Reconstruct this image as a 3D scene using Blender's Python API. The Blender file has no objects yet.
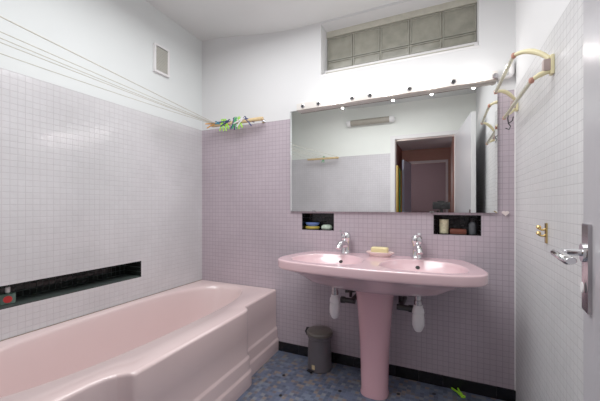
import bpy, bmesh, math, random
from mathutils import Vector, Matrix
random.seed(4)
PI = math.pi
C = bpy.context.scene.collection
H = 1.11            # camera height
D = 2.10            # distance to the mirror wall
XL, XR = -1.915, 0.372
YF = -0.23          # inner face of the door wall
F, CX, HZ = 309.5, 300.0, 206.0
YAW = math.radians(24.8)
SN, CS = math.sin(YAW), math.cos(YAW)

def at(u, v, Y):
    """point of the room at depth Y whose sight line was measured at (u, v)"""
    s = (u - CX) / F
    dx, dy = -SN + s * CS, CS + s * SN
    t = Y / dy
    return Vector((dx * t, Y, H + (HZ - v) / F * t))

# ------------------------------------------------------------------ materials
def mat(name, col, rough=0.5, metal=0.0, spec=0.5, coat=0.0, noise=0.0, nscale=20.0, bump=0.0, trans=0.0, emit=None, estr=0.0, ior=1.45):
    m = bpy.data.materials.new(name); m.use_nodes = True
    nt = m.node_tree; n = nt.nodes; l = nt.links
    b = n['Principled BSDF']
    b.inputs['Base Color'].default_value = (*col, 1)
    b.inputs['Roughness'].default_value = rough
    b.inputs['Metallic'].default_value = metal
    b.inputs['Specular IOR Level'].default_value = spec
    b.inputs['Coat Weight'].default_value = coat
    b.inputs['Coat Roughness'].default_value = 0.08
    b.inputs['Transmission Weight'].default_value = trans
    b.inputs['IOR'].default_value = ior
    if emit:
        b.inputs['Emission Color'].default_value = (*emit, 1)
        b.inputs['Emission Strength'].default_value = estr
    tc = n.new('ShaderNodeTexCoord')
    ns = n.new('ShaderNodeTexNoise'); ns.inputs['Scale'].default_value = nscale; ns.inputs['Detail'].default_value = 4
    l.new(tc.outputs['Object'], ns.inputs['Vector'])
    rp = n.new('ShaderNodeValToRGB')
    k = max(noise, 0.01)
    rp.color_ramp.elements[0].position = 0.3; rp.color_ramp.elements[1].position = 0.7
    rp.color_ramp.elements[0].color = (*[c * (1 - k) for c in col], 1)
    rp.color_ramp.elements[1].color = (*[min(1, c * (1 + k)) for c in col], 1)
    l.new(ns.outputs['Fac'], rp.inputs['Fac']); l.new(rp.outputs['Color'], b.inputs['Base Color'])
    if bump:
        bp = n.new('ShaderNodeBump'); bp.inputs['Strength'].default_value = bump; bp.inputs['Distance'].default_value = 0.004
        l.new(ns.outputs['Fac'], bp.inputs['Height']); l.new(bp.outputs['Normal'], b.inputs['Normal'])
    return m

def tile_mat(name, axes, c1, c2, grout, rough=0.25, pitch=0.031, mortar=0.003, wear=0.12, spec=0.5, ramp=None, bump=0.5):
    m = bpy.data.materials.new(name); m.use_nodes = True
    nt = m.node_tree; n = nt.nodes; l = nt.links
    b = n['Principled BSDF']
    b.inputs['Specular IOR Level'].default_value = spec
    g = n.new('ShaderNodeNewGeometry'); sp = n.new('ShaderNodeSeparateXYZ'); cb = n.new('ShaderNodeCombineXYZ')
    l.new(g.outputs['Position'], sp.inputs[0])
    l.new(sp.outputs[axes[0]], cb.inputs[0]); l.new(sp.outputs[axes[1]], cb.inputs[1])
    br = n.new('ShaderNodeTexBrick'); br.offset = 0; br.squash = 1
    br.inputs['Scale'].default_value = 1
    br.inputs['Brick Width'].default_value = pitch; br.inputs['Row Height'].default_value = pitch
    br.inputs['Mortar Size'].default_value = mortar / 2; br.inputs['Mortar Smooth'].default_value = 0.2
    br.inputs['Color1'].default_value = (*c1, 1); br.inputs['Color2'].default_value = (*c2, 1); br.inputs['Mortar'].default_value = (*grout, 1)
    l.new(cb.outputs[0], br.inputs['Vector'])
    # per-tile random value
    sc = n.new('ShaderNodeVectorMath'); sc.operation = 'SCALE'; sc.inputs['Scale'].default_value = 1 / pitch
    fl = n.new('ShaderNodeVectorMath'); fl.operation = 'FLOOR'
    l.new(cb.outputs[0], sc.inputs[0]); l.new(sc.outputs[0], fl.inputs[0])
    wn = n.new('ShaderNodeTexWhiteNoise'); wn.noise_dimensions = '2D'; l.new(fl.outputs[0], wn.inputs['Vector'])
    # large scale wear
    ns = n.new('ShaderNodeTexNoise'); ns.inputs['Scale'].default_value = 2.2; ns.inputs['Detail'].default_value = 5
    l.new(g.outputs['Position'], ns.inputs['Vector'])
    mr = n.new('ShaderNodeMapRange'); mr.inputs['From Min'].default_value = 0.3; mr.inputs['From Max'].default_value = 0.7
    mr.inputs['To Min'].default_value = 1 - wear; mr.inputs['To Max'].default_value = 1 + wear * 0.5
    l.new(ns.outputs['Fac'], mr.inputs['Value'])
    mx = n.new('ShaderNodeMix'); mx.data_type = 'RGBA'; mx.blend_type = 'MULTIPLY'; mx.inputs['Factor'].default_value = 1
    if ramp:
        cr = n.new('ShaderNodeValToRGB'); cr.color_ramp.interpolation = 'CONSTANT'
        e = cr.color_ramp.elements
        e[0].position = 0; e[0].color = (*ramp[0][1], 1); e[1].position = ramp[1][0]; e[1].color = (*ramp[1][1], 1)
        for p, c in ramp[2:]:
            q = e.new(p); q.color = (*c, 1)
        l.new(wn.outputs['Value'], cr.inputs['Fac'])
        mm = n.new('ShaderNodeMix'); mm.data_type = 'RGBA'
        l.new(br.outputs['Fac'], mm.inputs['Factor']); l.new(cr.outputs['Color'], mm.inputs['A']); mm.inputs['B'].default_value = (*grout, 1)
        l.new(mm.outputs['Result'], mx.inputs['A'])
    else:
        l.new(br.outputs['Color'], mx.inputs['A'])
    l.new(mr.outputs['Result'], mx.inputs['B'])
    l.new(mx.outputs['Result'], b.inputs['Base Color'])
    # roughness: grout rough, tiles vary
    rr = n.new('ShaderNodeMapRange'); rr.inputs['To Min'].default_value = rough * 0.92; rr.inputs['To Max'].default_value = rough * 1.15
    l.new(wn.outputs['Value'], rr.inputs['Value'])
    ra = n.new('ShaderNodeMath'); ra.operation = 'MAXIMUM'; l.new(rr.outputs['Result'], ra.inputs[0])
    rm = n.new('ShaderNodeMath'); rm.operation = 'MULTIPLY'; rm.inputs[1].default_value = 0.8
    l.new(br.outputs['Fac'], rm.inputs[0]); l.new(rm.outputs[0], ra.inputs[1]); l.new(ra.outputs[0], b.inputs['Roughness'])
    inv = n.new('ShaderNodeMath'); inv.operation = 'MULTIPLY_ADD'; inv.inputs[1].default_value = -1; inv.inputs[2].default_value = 1
    l.new(br.outputs['Fac'], inv.inputs[0])
    # each tile is set a little unevenly
    ad = n.new('ShaderNodeMath'); ad.operation = 'MULTIPLY_ADD'; ad.inputs[1].default_value = 1.0
    l.new(inv.outputs[0], ad.inputs[0])
    n3 = n.new('ShaderNodeTexNoise'); n3.inputs['Scale'].default_value = 26; n3.inputs['Detail'].default_value = 1
    l.new(g.outputs['Position'], n3.inputs['Vector']); l.new(n3.outputs['Fac'], ad.inputs[2])
    bp = n.new('ShaderNodeBump'); bp.inputs['Strength'].default_value = bump; bp.inputs['Distance'].default_value = 0.002
    l.new(ad.outputs[0], bp.inputs['Height']); l.new(bp.outputs['Normal'], b.inputs['Normal'])
    return m

M = {}
M['paint'] = mat('white wall paint', (0.70, 0.70, 0.705), 0.7, noise=0.015, nscale=3, bump=0.05, spec=0.3)
M['paint_left'] = mat('cool white wall paint', (0.72, 0.75, 0.745), 0.6, noise=0.015, nscale=3, bump=0.05, spec=0.3)
M['paint_front'] = mat('light-lifted greenish white paint', (0.86, 0.88, 0.83), 0.7, noise=0.01, nscale=3)  # colour brightened in place of light that the door wall lacks
M['ceil'] = mat('ceiling paint', (0.72, 0.73, 0.72), 0.8, noise=0.02, nscale=2, spec=0.2)
M['tile_back'] = tile_mat('lilac mosaic', (0, 2), (0.46, 0.385, 0.435), (0.485, 0.408, 0.46), (0.34, 0.29, 0.325), 0.42, wear=0.1)
M['tile_left'] = tile_mat('glare-lightened lilac mosaic', (1, 2), (0.625, 0.615, 0.63), (0.645, 0.635, 0.65), (0.50, 0.48, 0.50), 0.15, wear=0.12, spec=1.0)  # glare of the lamps on the left wall is lightened into the tile colour
M['tile_right'] = tile_mat('lamp-whitened mosaic', (1, 2), (0.60, 0.60, 0.605), (0.64, 0.635, 0.64), (0.49, 0.48, 0.49), 0.38, wear=0.10, bump=0.4, spec=0.4)  # whiteness is grazing light from the rail, put into the tile colour
M['tile_front'] = tile_mat('light-lifted grey lilac mosaic', (0, 2), (0.64, 0.61, 0.64), (0.67, 0.64, 0.67), (0.54, 0.51, 0.53), 0.35)  # tone raised to stand in for missing light on the door wall
M['black_x'] = tile_mat('black tile', (1, 2), (0.006, 0.008, 0.008), (0.014, 0.018, 0.016), (0.035, 0.05, 0.045), 0.18, wear=0.3, mortar=0.003)
M['black_y'] = tile_mat('black tile b', (0, 2), (0.006, 0.006, 0.007), (0.010, 0.010, 0.012), (0.018, 0.018, 0.02), 0.22, wear=0.3, mortar=0.003)
M['black_base'] = tile_mat('black base tile', (0, 2), (0.006, 0.006, 0.007), (0.010, 0.010, 0.012), (0.02, 0.018, 0.018), 0.25, pitch=0.14, wear=0.3, mortar=0.003)
M['floor'] = tile_mat('blue mosaic floor', (0, 1), (0, 0, 0), (0, 0, 0), (0.16, 0.19, 0.25), 0.35, pitch=0.025, mortar=0.002, wear=0.3,
    ramp=[(0, (0.080, 0.100, 0.155)), (0.25, (0.10, 0.125, 0.20)), (0.45, (0.065, 0.08, 0.13)), (0.60, (0.13, 0.16, 0.225)), (0.72, (0.125, 0.11, 0.125)), (0.83, (0.20, 0.16, 0.14)), (0.93, (0.18, 0.19, 0.215))])
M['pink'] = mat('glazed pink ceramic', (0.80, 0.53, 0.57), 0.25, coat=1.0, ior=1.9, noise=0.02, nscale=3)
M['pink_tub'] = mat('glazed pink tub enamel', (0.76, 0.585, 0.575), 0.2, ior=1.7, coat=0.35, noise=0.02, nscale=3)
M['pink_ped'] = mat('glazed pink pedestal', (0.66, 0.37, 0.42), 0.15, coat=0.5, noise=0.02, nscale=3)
M['chrome'] = mat('chrome', (0.75, 0.75, 0.77), 0.10, metal=1)
M['satin'] = mat('satin steel', (0.50, 0.48, 0.50), 0.25, metal=1)
M['dark'] = mat('dark opening', (0.01, 0.01, 0.01), 0.6)
M['mirror'] = mat('silvered mirror', (0.88, 0.90, 0.89), 0.0, metal=1, noise=0.0)
M['mirror_edge'] = mat('mirror ground edge', (0.45, 0.52, 0.50), 0.2, metal=0.6)
M['white_metal'] = mat('cream lacquered metal', (0.66, 0.62, 0.58), 0.35, noise=0.02)
M['brown_edge'] = mat('aged brown edge', (0.20, 0.155, 0.12), 0.4)
M['bulb'] = mat('lit bulb', (1, 1, 1), 0.3, emit=(1, 0.97, 0.93), estr=16)
M['gblock'] = mat('glass block', (0.36, 0.35, 0.285), 0.22, noise=0.18, nscale=14, bump=0.5, trans=0.25, coat=0.3)
M['gframe'] = mat('block rim', (0.30, 0.295, 0.245), 0.3, noise=0.1, nscale=25)
M['mortar'] = mat('cream mortar', (0.52, 0.50, 0.42), 0.7, noise=0.08, nscale=30)
M['grille'] = mat('beige vent grille', (0.50, 0.49, 0.44), 0.6)
M['rope'] = mat('beige cord', (0.46, 0.43, 0.35), 0.8, noise=0.15, nscale=80)
M['wood'] = mat('pale yellow wood', (0.66, 0.48, 0.25), 0.5, noise=0.12, nscale=30)
M['cream'] = mat('yellowed cream plastic', (0.82, 0.74, 0.44), 0.35, noise=0.05)
M['acryl'] = mat('pale clear bar', (0.86, 0.84, 0.66), 0.12, trans=0.55, coat=0.4)
M['mauve'] = mat('mauve bracket metal', (0.40, 0.30, 0.28), 0.4)
M['rivet'] = mat('reddish rivet', (0.45, 0.20, 0.14), 0.4)
M['brass'] = mat('polished brass', (0.72, 0.52, 0.20), 0.2, metal=1)
M['door'] = mat('pale grey lacquered door', (0.47, 0.46, 0.49), 0.28, noise=0.01, nscale=2)
M['door_edge'] = mat('white door paint', (0.82, 0.82, 0.82), 0.4)
M['bin'] = mat('dark grey plastic', (0.105, 0.095, 0.105), 0.38, noise=0.05)
M['bin_lid'] = mat('brownish grey plastic', (0.12, 0.105, 0.092), 0.35, noise=0.06)
M['blackp'] = mat('black plastic', (0.012, 0.012, 0.013), 0.4)
M['pipe'] = mat('dark waste pipe', (0.035, 0.030, 0.030), 0.4)
M['trap'] = mat('white plastic trap', (0.80, 0.76, 0.78), 0.3)
M['label'] = mat('cream sticker', (0.62, 0.48, 0.26), 0.6)
M['soap'] = mat('yellow soap', (0.82, 0.70, 0.36), 0.45, noise=0.05)
M['dish'] = mat('pink porcelain', (0.78, 0.60, 0.57), 0.2, coat=0.4)
M['lime'] = mat('lime green plastic', (0.33, 0.75, 0.03), 0.4)
M['green'] = mat('green plastic', (0.04, 0.36, 0.12), 0.4)
M['navy'] = mat('navy plastic', (0.03, 0.04, 0.14), 0.4)
M['teal'] = mat('teal plastic', (0.05, 0.22, 0.32), 0.4)
M['orange'] = mat('orange plastic', (0.75, 0.36, 0.08), 0.4)
M['blue'] = mat('blue plastic', (0.12, 0.22, 0.55), 0.4)
M['yellow'] = mat('yellow ochre', (0.50, 0.38, 0.06), 0.5)
M['mint'] = mat('mint white', (0.45, 0.55, 0.45), 0.4, noise=0.3, nscale=60)
M['cupmat'] = mat('cream cup', (0.62, 0.58, 0.38), 0.4, noise=0.25, nscale=70)
M['rust'] = mat('red brown leather', (0.14, 0.035, 0.02), 0.5)
M['greyb'] = mat('grey bottle plastic', (0.10, 0.11, 0.12), 0.3)
M['clear'] = mat('greenish bottle glass', (0.25, 0.40, 0.33), 0.1, trans=0.6)
M['red'] = mat('red label', (0.60, 0.03, 0.03), 0.35)
M['white'] = mat('white plastic', (0.82, 0.80, 0.80), 0.4)
M['tubecover'] = mat('aged lamp diffuser', (0.34, 0.31, 0.26), 0.3, noise=0.06)
M['hall_red'] = mat('red brown hall paint', (0.25, 0.12, 0.105), 0.6, noise=0.06, nscale=3)
M['hall_ceil'] = mat('grey hall ceiling', (0.50, 0.47, 0.54), 0.8)
M['hall_floor'] = mat('brown hall floor', (0.16, 0.10, 0.07), 0.4)
M['mauve_wall'] = mat('dusky mauve wall', (0.17, 0.11, 0.13), 0.7)
M['blue_door'] = mat('pale blue door', (0.48, 0.58, 0.80), 0.4)
M['lilac_trim'] = mat('lilac grey trim', (0.42, 0.38, 0.44), 0.5)
M['shell'] = mat('heart shell pink', (0.80, 0.68, 0.66), 0.3)

# ------------------------------------------------------------------ mesh helpers
def nb(): return bmesh.new()

def obj(name, bm, m, parent=None, smooth=True, loc=None, angle=35):
    me = bpy.data.meshes.new(name)
    bmesh.ops.remove_doubles(bm, verts=bm.verts, dist=1e-6)
    bmesh.ops.recalc_face_normals(bm, faces=bm.faces)
    if smooth:
        for f in bm.faces: f.smooth = True
        for e in bm.edges:
            if len(e.link_faces) == 2 and e.calc_face_angle(0) > math.radians(angle): e.smooth = False
    bm.to_mesh(me); bm.free()
    ms = m if isinstance(m, (list, tuple)) else [m]
    for x in ms: me.materials.append(x)
    o = bpy.data.objects.new(name, me); C.objects.link(o)
    if parent: o.parent = parent
    if loc: o.location = loc
    return o

def tag(o, label=None, cat=None, group=None, kind=None):
    if label: o['label'] = label
    if cat: o['category'] = cat
    if group: o['group'] = group
    if kind: o['kind'] = kind
    return o

def thing(name, label, cat, loc=(0, 0, 0), rz=0.0, group=None):
    o = bpy.data.objects.new(name, None); C.objects.link(o)
    o.empty_display_size = 0.05
    o.location = loc; o.rotation_euler = (0, 0, rz)
    return tag(o, label, cat, group)

def dup(root, loc, rz, label, group=None, remap=None):
    r = root.copy(); C.objects.link(r); r.location = loc; r.rotation_euler = rz if hasattr(rz, '__len__') else (0, 0, rz)
    if label: r['label'] = label
    if group: r['group'] = group
    for ch in list(root.children):
        c = ch.copy(); C.objects.link(c); c.parent = r
        for g in ch.children:
            d = g.copy(); C.objects.link(d); d.parent = c
    return r

def box(bm, lo, hi, bev=0.0, mi=0, seg=2):
    t = bmesh.new()
    r = bmesh.ops.create_cube(t, size=1)
    s = [hi[i] - lo[i] for i in range(3)]; c = [(hi[i] + lo[i]) / 2 for i in range(3)]
    bmesh.ops.transform(t, matrix=Matrix.Translation(c) @ Matrix.Diagonal((*s, 1)), verts=t.verts)
    if bev: bmesh.ops.bevel(t, geom=t.edges[:], offset=bev, segments=seg, profile=0.7, affect='EDGES', clamp_overlap=True)
    merge(bm, t, mi=mi)

def merge(bm, t, mat4=None, mi=0):
    mp = {}
    for v in t.verts: mp[v] = bm.verts.new(mat4 @ v.co if mat4 else v.co)
    for f in t.faces:
        try:
            nf = bm.faces.new([mp[v] for v in f.verts]); nf.material_index = mi
        except ValueError: pass
    t.free()

def lathe(bm, prof, seg=32, mat4=None, mi=0, sx=1, sy=1):
    """prof: (r, z) list"""
    t = bmesh.new(); rings = []
    for r, z in prof:
        if r < 1e-6: rings.append([t.verts.new((0, 0, z))])
        else: rings.append([t.verts.new((r * math.cos(2 * PI * k / seg) * sx, r * math.sin(2 * PI * k / seg) * sy, z)) for k in range(seg)])
    for a, b in zip(rings, rings[1:]):
        for k in range(seg):
            k2 = (k + 1) % seg
            if len(a) == 1 and len(b) == 1: continue
            if len(a) == 1: t.faces.new((a[0], b[k], b[k2]))
            elif len(b) == 1: t.faces.new((a[k], a[k2], b[0]))
            else: t.faces.new((a[k], a[k2], b[k2], b[k]))
    merge(bm, t, mat4, mi)

def tube(bm, pts, r, seg=12, mi=0, flat=1.0, caps=True):
    """swept tube through pts; r a number or list; flat squashes along the local up axis"""
    pts = [Vector(p) for p in pts]; n = len(pts)
    rs = r if hasattr(r, '__len__') else [r] * n
    t = bmesh.new(); rings = []; up = None
    for i, p in enumerate(pts):
        d = (pts[min(i + 1, n - 1)] - pts[max(i - 1, 0)]).normalized()
        if up is None:
            up = Vector((0, 0, 1)) if abs(d.z) < 0.9 else Vector((1, 0, 0))
        up = (up - d * up.dot(d)).normalized(); sd = d.cross(up)
        rings.append([t.verts.new(p + (sd * math.cos(2 * PI * k / seg) + up * math.sin(2 * PI * k / seg) * flat) * rs[i]) for k in range(seg)])
    for a, b in zip(rings, rings[1:]):
        for k in range(seg): t.faces.new((a[k], a[(k + 1) % seg], b[(k + 1) % seg], b[k]))
    if caps:
        t.faces.new(rings[0]); t.faces.new(list(reversed(rings[-1])))
    merge(bm, t, None, mi)

def bez(p0, p1, p2, n=10):
    p0, p1, p2 = Vector(p0), Vector(p1), Vector(p2)
    return [p0 * (1 - t) ** 2 + p1 * 2 * t * (1 - t) + p2 * t * t for t in [k / n for k in range(n + 1)]]

def prism(bm, poly, z0, z1, mat4=None, mi=0, bev=0):
    t = bmesh.new()
    a = [t.verts.new((x, y, z0)) for x, y in poly]; b = [t.verts.new((x, y, z1)) for x, y in poly]
    t.faces.new(list(reversed(a))); t.faces.new(b)
    for k in range(len(poly)): t.faces.new((a[k], a[(k + 1) % len(poly)], b[(k + 1) % len(poly)], b[k]))
    if bev: bmesh.ops.bevel(t, geom=t.edges[:], offset=bev, segments=2, profile=0.7, affect='EDGES', clamp_overlap=True)
    merge(bm, t, mat4, mi)

def rot(axis, deg): return Matrix.Rotation(math.radians(deg), 4, axis)
def T(*v): return Matrix.Translation(v)

# ------------------------------------------------------------------ room shell
def wall_slab(name, u0, u1, z0, z1, holes, plane, inner, thick, split, mats):
    """solid wall with rectangular holes; plane 'x' (wall at x=inner) or 'y'. material 0 below split, 1 above"""
    us = sorted({u0, u1} | {h[0] for h in holes} | {h[1] for h in holes})
    zs = sorted({z0, z1, split} | {h[2] for h in holes} | {h[3] for h in holes})
    bm = nb(); outer = inner + thick
    def P(u, z, w): return (w, u, z) if plane == 'x' else (u, w, z)
    def solid(i, j):
        if i < 0 or j < 0 or i >= len(us) - 1 or j >= len(zs) - 1: return False
        cu, cz = (us[i] + us[i + 1]) / 2, (zs[j] + zs[j + 1]) / 2
        return not any(h[0] < cu < h[1] and h[2] < cz < h[3] for h in holes)
    def quad(pts, mi):
        f = bm.faces.new([bm.verts.new(p) for p in pts]); f.material_index = mi
    for i in range(len(us) - 1):
        for j in range(len(zs) - 1):
            if not solid(i, j): continue
            a, b, c, d = us[i], us[i + 1], zs[j], zs[j + 1]
            mi = 0 if (c + d) / 2 < split else 1
            quad([P(a, c, inner), P(b, c, inner), P(b, d, inner), P(a, d, inner)], mi)
            quad([P(a, c, outer), P(b, c, outer), P(b, d, outer), P(a, d, outer)], 1)
            if not solid(i - 1, j): quad([P(a, c, inner), P(a, d, inner), P(a, d, outer), P(a, c, outer)], 1)
            if not solid(i + 1, j): quad([P(b, c, inner), P(b, d, inner), P(b, d, outer), P(b, c, outer)], 1)
            if not solid(i, j - 1): quad([P(a, c, inner), P(b, c, inner), P(b, c, outer), P(a, c, outer)], 1)
            if not solid(i, j + 1): quad([P(a, d, inner), P(b, d, inner), P(b, d, outer), P(a, d, outer)], 1)
    return tag(obj(name, bm, mats, smooth=False), kind='structure')

TT = H + 0.660           # top of the tiling
ZT = 2.62
WIN = (-0.803, 0.193, H + 0.938, H + 1.318)
NA = (-0.954, -0.704, H - 0.176, H - 0.052)
NB_ = (-0.054, 0.2044, H - 0.176, H - 0.054)
NL = (0.42, 1.499, H - 0.495, H - 0.383)
DOOR = (-0.602, 0.135, -0.02, H + 0.915)
wall_slab('wall_back', XL - 0.25, XR + 0.12, -0.02, ZT, [WIN, NA, NB_], 'y', D, 0.26, TT, [M['tile_back'], M['paint']])
YA = .336
wall_slab('wall_left', YA, D, -0.02, ZT, [NL], 'x', XL, -0.25, TT, [M['tile_left'], M['paint_left']])
wall_slab('wall_left_alcove', YF, YA, -0.02, ZT, [], 'x', XL - .40, -0.12, TT, [M['tile_left'], M['paint_left']])
wall_slab('wall_right', YF, D, -0.02, ZT, [], 'x', XR, 0.12, TT, [M['tile_right'], M['paint']])
wall_slab('wall_front', XL - 0.52, XR + 0.12, -0.02, ZT, [DOOR], 'y', YF, -0.12, H + 0.727, [M['tile_front'], M['paint_front']])

bm = nb(); box(bm, (XL - 0.52, YF - 0.12, -0.06), (XR + 0.12, D + 0.26, 0))
fl = tag(obj('floor', bm, M['floor'], smooth=False), kind='structure')
bm = nb()
for x, y in [(-.948, 1.798), (-.864, 1.598), (-.5616, 1.786), (-.239, 1.903), (-.048, 1.991), (-.70, 1.42), (-.40, 1.50), (-.12, 1.62), (.14, 1.74), (-.60, 1.15), (-.20, 1.2), (-.9, 1.2), (.1, 1.3)]:
    prism(bm, [(x + .011 * math.cos(k * PI / 4), y + .011 * math.sin(k * PI / 4)) for k in range(8)], 0.0, 0.0012)
obj('black_inlay', bm, M['blackp'], fl, smooth=False)

def cz(x):
    k = min(1, max(0, (x + 1.0) / (XL + 1.0))) if x < -1.0 else 0
    return H + 1.335 + 0.105 * (k * k * (3 - 2 * k))
bm = nb(); N = 40; xs = [XL - 0.5 + (XR + 0.6 - XL) * k / N for k in range(N + 1)]
rows = [[bm.verts.new((x, y, z + .062 * (1 - y / 2.1))) for x in xs for z in (cz(max(x, XL)),)] for y in (YF - 0.1, D + 0.2)]
rowt = [[bm.verts.new((x, y, 2.75)) for x in xs] for y in (YF - 0.1, D + 0.2)]
for k in range(N):
    bm.faces.new((rows[0][k], rows[0][k + 1], rows[1][k + 1], rows[1][k])); bm.faces.new((rowt[0][k], rowt[0][k + 1], rowt[1][k + 1], rowt[1][k]))
    for q in (0, 1): bm.faces.new((rows[q][k], rows[q][k + 1], rowt[q][k + 1], rowt[q][k]))
for k in (0, N): bm.faces.new((rows[0][k], rows[1][k], rowt[1][k], rowt[0][k]))
tag(obj('ceiling', bm, M['ceil']), kind='structure')

def lining(name, u0, u1, z0, z1, plane, inner, depth, m):
    """five-sided tiled recess lining set into a wall hole"""
    t = 0.004; bm = nb(); s = 1 if depth > 0 else -1
    def B(a, b, c, d, w0, w1):
        w0, w1 = min(w0, w1), max(w0, w1)
        if plane == 'x': box(bm, (w0, a, c), (w1, b, d))
        else: box(bm, (a, w0, c), (b, w1, d))
    e = inner + s * 0.0; f = inner + depth
    B(u0, u1, z0, z0 + t, e, f); B(u0, u1, z1 - t, z1, e, f)
    B(u0, u0 + t, z0, z1, e, f); B(u1 - t, u1, z0, z1, e, f)
    B(u0, u1, z0, z1, f, f + s * t)
    return tag(obj(name, bm, m, smooth=False), kind='structure')
lining('trim_1', *NL, 'x', XL, -0.165, M['black_x'])
lining('trim_2', *NA, 'y', D, 0.10, M['black_y'])
lining('trim_3', *NB_, 'y', D, 0.10, M['black_y'])
bm = nb(); box(bm, (-1.16, D - 0.010, 0), (XR, D, 0.069), 0.001)
tag(obj('baseboard_back', bm, M['black_base'], smooth=False), kind='structure')
# white caulk in the corner right of the mirror wall
bm = nb(); tube(bm, [(XR - 0.001, D - 0.001, 0.0), (XR - 0.001, D - 0.001, TT)], 0.004, 8)
tag(obj('trim_4', bm, M['white']), kind='structure')

# glass block window
win = tag(thing('window_1', None, None, (WIN[0], D + 0.13, WIN[2] + 0.092)), kind='structure')
ww, wh = WIN[1] - WIN[0], WIN[3] - WIN[2] - 0.092 - .042
bm = nb(); box(bm, (0, 0.012, 0), (ww, 0.075, wh + .042)); box(bm, (0, -.012, wh), (ww, 0.012, wh + .042)); obj('mortar_bed', bm, M['mortar'], win, smooth=False)
bw = ww / 5
for k in range(5):
    for (za, zb) in ((0.004, 0.064), (0.070, wh - 0.004)):
        bm = nb(); t = bmesh.new(); bmesh.ops.create_cube(t, size=1)
        a, b = bw * k + 0.004, bw * (k + 1) - 0.004
        bmesh.ops.transform(t, matrix=T((a + b) / 2, 0.035, (za + zb) / 2) @ Matrix.Diagonal((b - a, 0.075, zb - za, 1)), verts=t.verts)
        fr = [f for f in t.faces if f.normal.y < -0.9]
        r = bmesh.ops.inset_region(t, faces=fr, thickness=0.009, depth=0.0)
        bmesh.ops.inset_region(t, faces=fr, thickness=0.004, depth=-0.007)
        merge(bm, t)
        for f in bm.faces:
            c = f.calc_center_median(); f.material_index = 0 if (c.y > 0.0 and a + .012 < c.x < b - .012 and c.y < 0.02) else 1
        obj('glass_block', bm, [M['gblock'], M['gframe']], win, smooth=False)
bm = nb()   # sill with a small step
box(bm, (0, -0.128, -0.091), (ww, 0.02, -0.078), 0.003); box(bm, (0.0, -0.060, -0.080), (ww, 0.012, -0.026), 0.004); box(bm, (0.0, -0.008, -0.028), (ww, 0.012, -0.001), 0.002)
obj('sill', bm, M['white'], win)
bm = nb(); box(bm, (0.012, -0.063, -0.046), (ww - 0.02, -0.058, -0.040)); obj('sill_bead', bm, M['mortar'], win, smooth=False)

# ------------------------------------------------------------------ bathtub
XO = [(0.34, -1.160), (0.60, -1.160), (0.70, -1.156), (0.745, -1.146), (0.780, -1.128), (0.800, -1.105), (0.810, -1.084), (0.818, -1.078),
      (1.58, -1.099), (1.615, -1.104), (1.635, -1.118), (1.65, -1.140), (1.67, -1.152), (1.70, -1.156), (2.096, -1.172)]
RIM = 0.466
tub = thing('bathtub', 'long pink enamel bathtub with a bulging front along the left wall', 'bathtub', (0, 0, 0))
def lin(tab, y):
    for (a, b), (c, d) in zip(tab, tab[1:]):
        if a <= y <= c: return b + (d - b) * (y - a) / (c - a)
    return tab[-1][1]
ys = sorted({p[0] for p in XO} | {0.34 + (2.096 - 0.34) * k / 60 for k in range(61)})
RO = 0.016
outline = [(XL + 0.001, 0.34)] + [(lin(XO, y) - RO, y) for y in ys] + [(XL + 0.001, 2.096)]
tc = (-1.56, 1.215)
def ray_out(th):
    dx, dy = math.cos(th), math.sin(th); best = None
    P = outline
    for k in range(len(P)):
        (x1, y1), (x2, y2) = P[k], P[(k + 1) % len(P)]
        ex, ey = x2 - x1, y2 - y1; den = dx * ey - dy * ex
        if abs(den) < 1e-12: continue
        s = ((x1 - tc[0]) * ey - (y1 - tc[1]) * ex) / den; q = ((x1 - tc[0]) * dy - (y1 - tc[1]) * dx) / den
        if s > 0 and -1e-9 <= q <= 1 + 1e-9 and (best is None or s < best): best = s
    return (tc[0] + dx * best, tc[1] + dy * best)
ths = sorted({2 * PI * k / 360 for k in range(360)} | {math.atan2(y - tc[1], x - tc[0]) % (2 * PI) for x, y in outline})
def sup(th, rx, ry, e):
    c, s = math.cos(th), math.sin(th)
    r = (abs(c / rx) ** e + abs(s / ry) ** e) ** (-1 / e)
    return r * c, r * s
bm = nb(); rings = []
prof = [(0.0, 0.09), (0.5, 0.088), (0.74, 0.095), (0.82, 0.12), (0.87, 0.17), (0.91, 0.27), (0.95, 0.38), (0.972, 0.43), (0.985, 0.450), (1.0, 0.462), (1.015, RIM)]
for s, z in prof:
    if s == 0: rings.append([bm.verts.new((*tc, z))] ); continue
    ring = []
    for th in ths:
        px, py = sup(th, 0.297, 0.828, 2.6)
        k = 1.0 if z > 0.3 else 1.0
        ring.append(bm.verts.new((tc[0] + px * s, tc[1] + py * (s if py > 0 else s), z)))
    rings.append(ring)
rings.append([bm.verts.new((*ray_out(th), RIM)) for th in ths])
n = len(ths)
for k in range(n): bm.faces.new((rings[0][0], rings[1][k], rings[1][(k + 1) % n]))
for a, b in zip(rings[1:], rings[2:]):
    for k in range(n): bm.faces.new((a[k], a[(k + 1) % n], b[(k + 1) % n], b[k]))
obj('tub_shell', bm, M['pink_tub'], tub, angle=50)
bm = nb(); rows = []
SK = [(-RO, RIM), (-RO * .62, RIM - RO * .1), (-RO * .28, RIM - RO * .3), (-RO * .08, RIM - RO * .65), (0, RIM - RO), (0, .30), (0.0, .184), (0.003, .177), (0.009, .170), (0.012, .162), (0.012, .102), (0.015, .094), (0.021, .087), (0.024, .079), (0.024, 0.0)]
def nrm(y):
    d = (lin(XO, min(y + .01, 2.096)) - lin(XO, max(y - .01, .34))) / (min(y + .01, 2.096) - max(y - .01, .34))
    v = Vector((1, -d)); return v.normalized()
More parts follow.
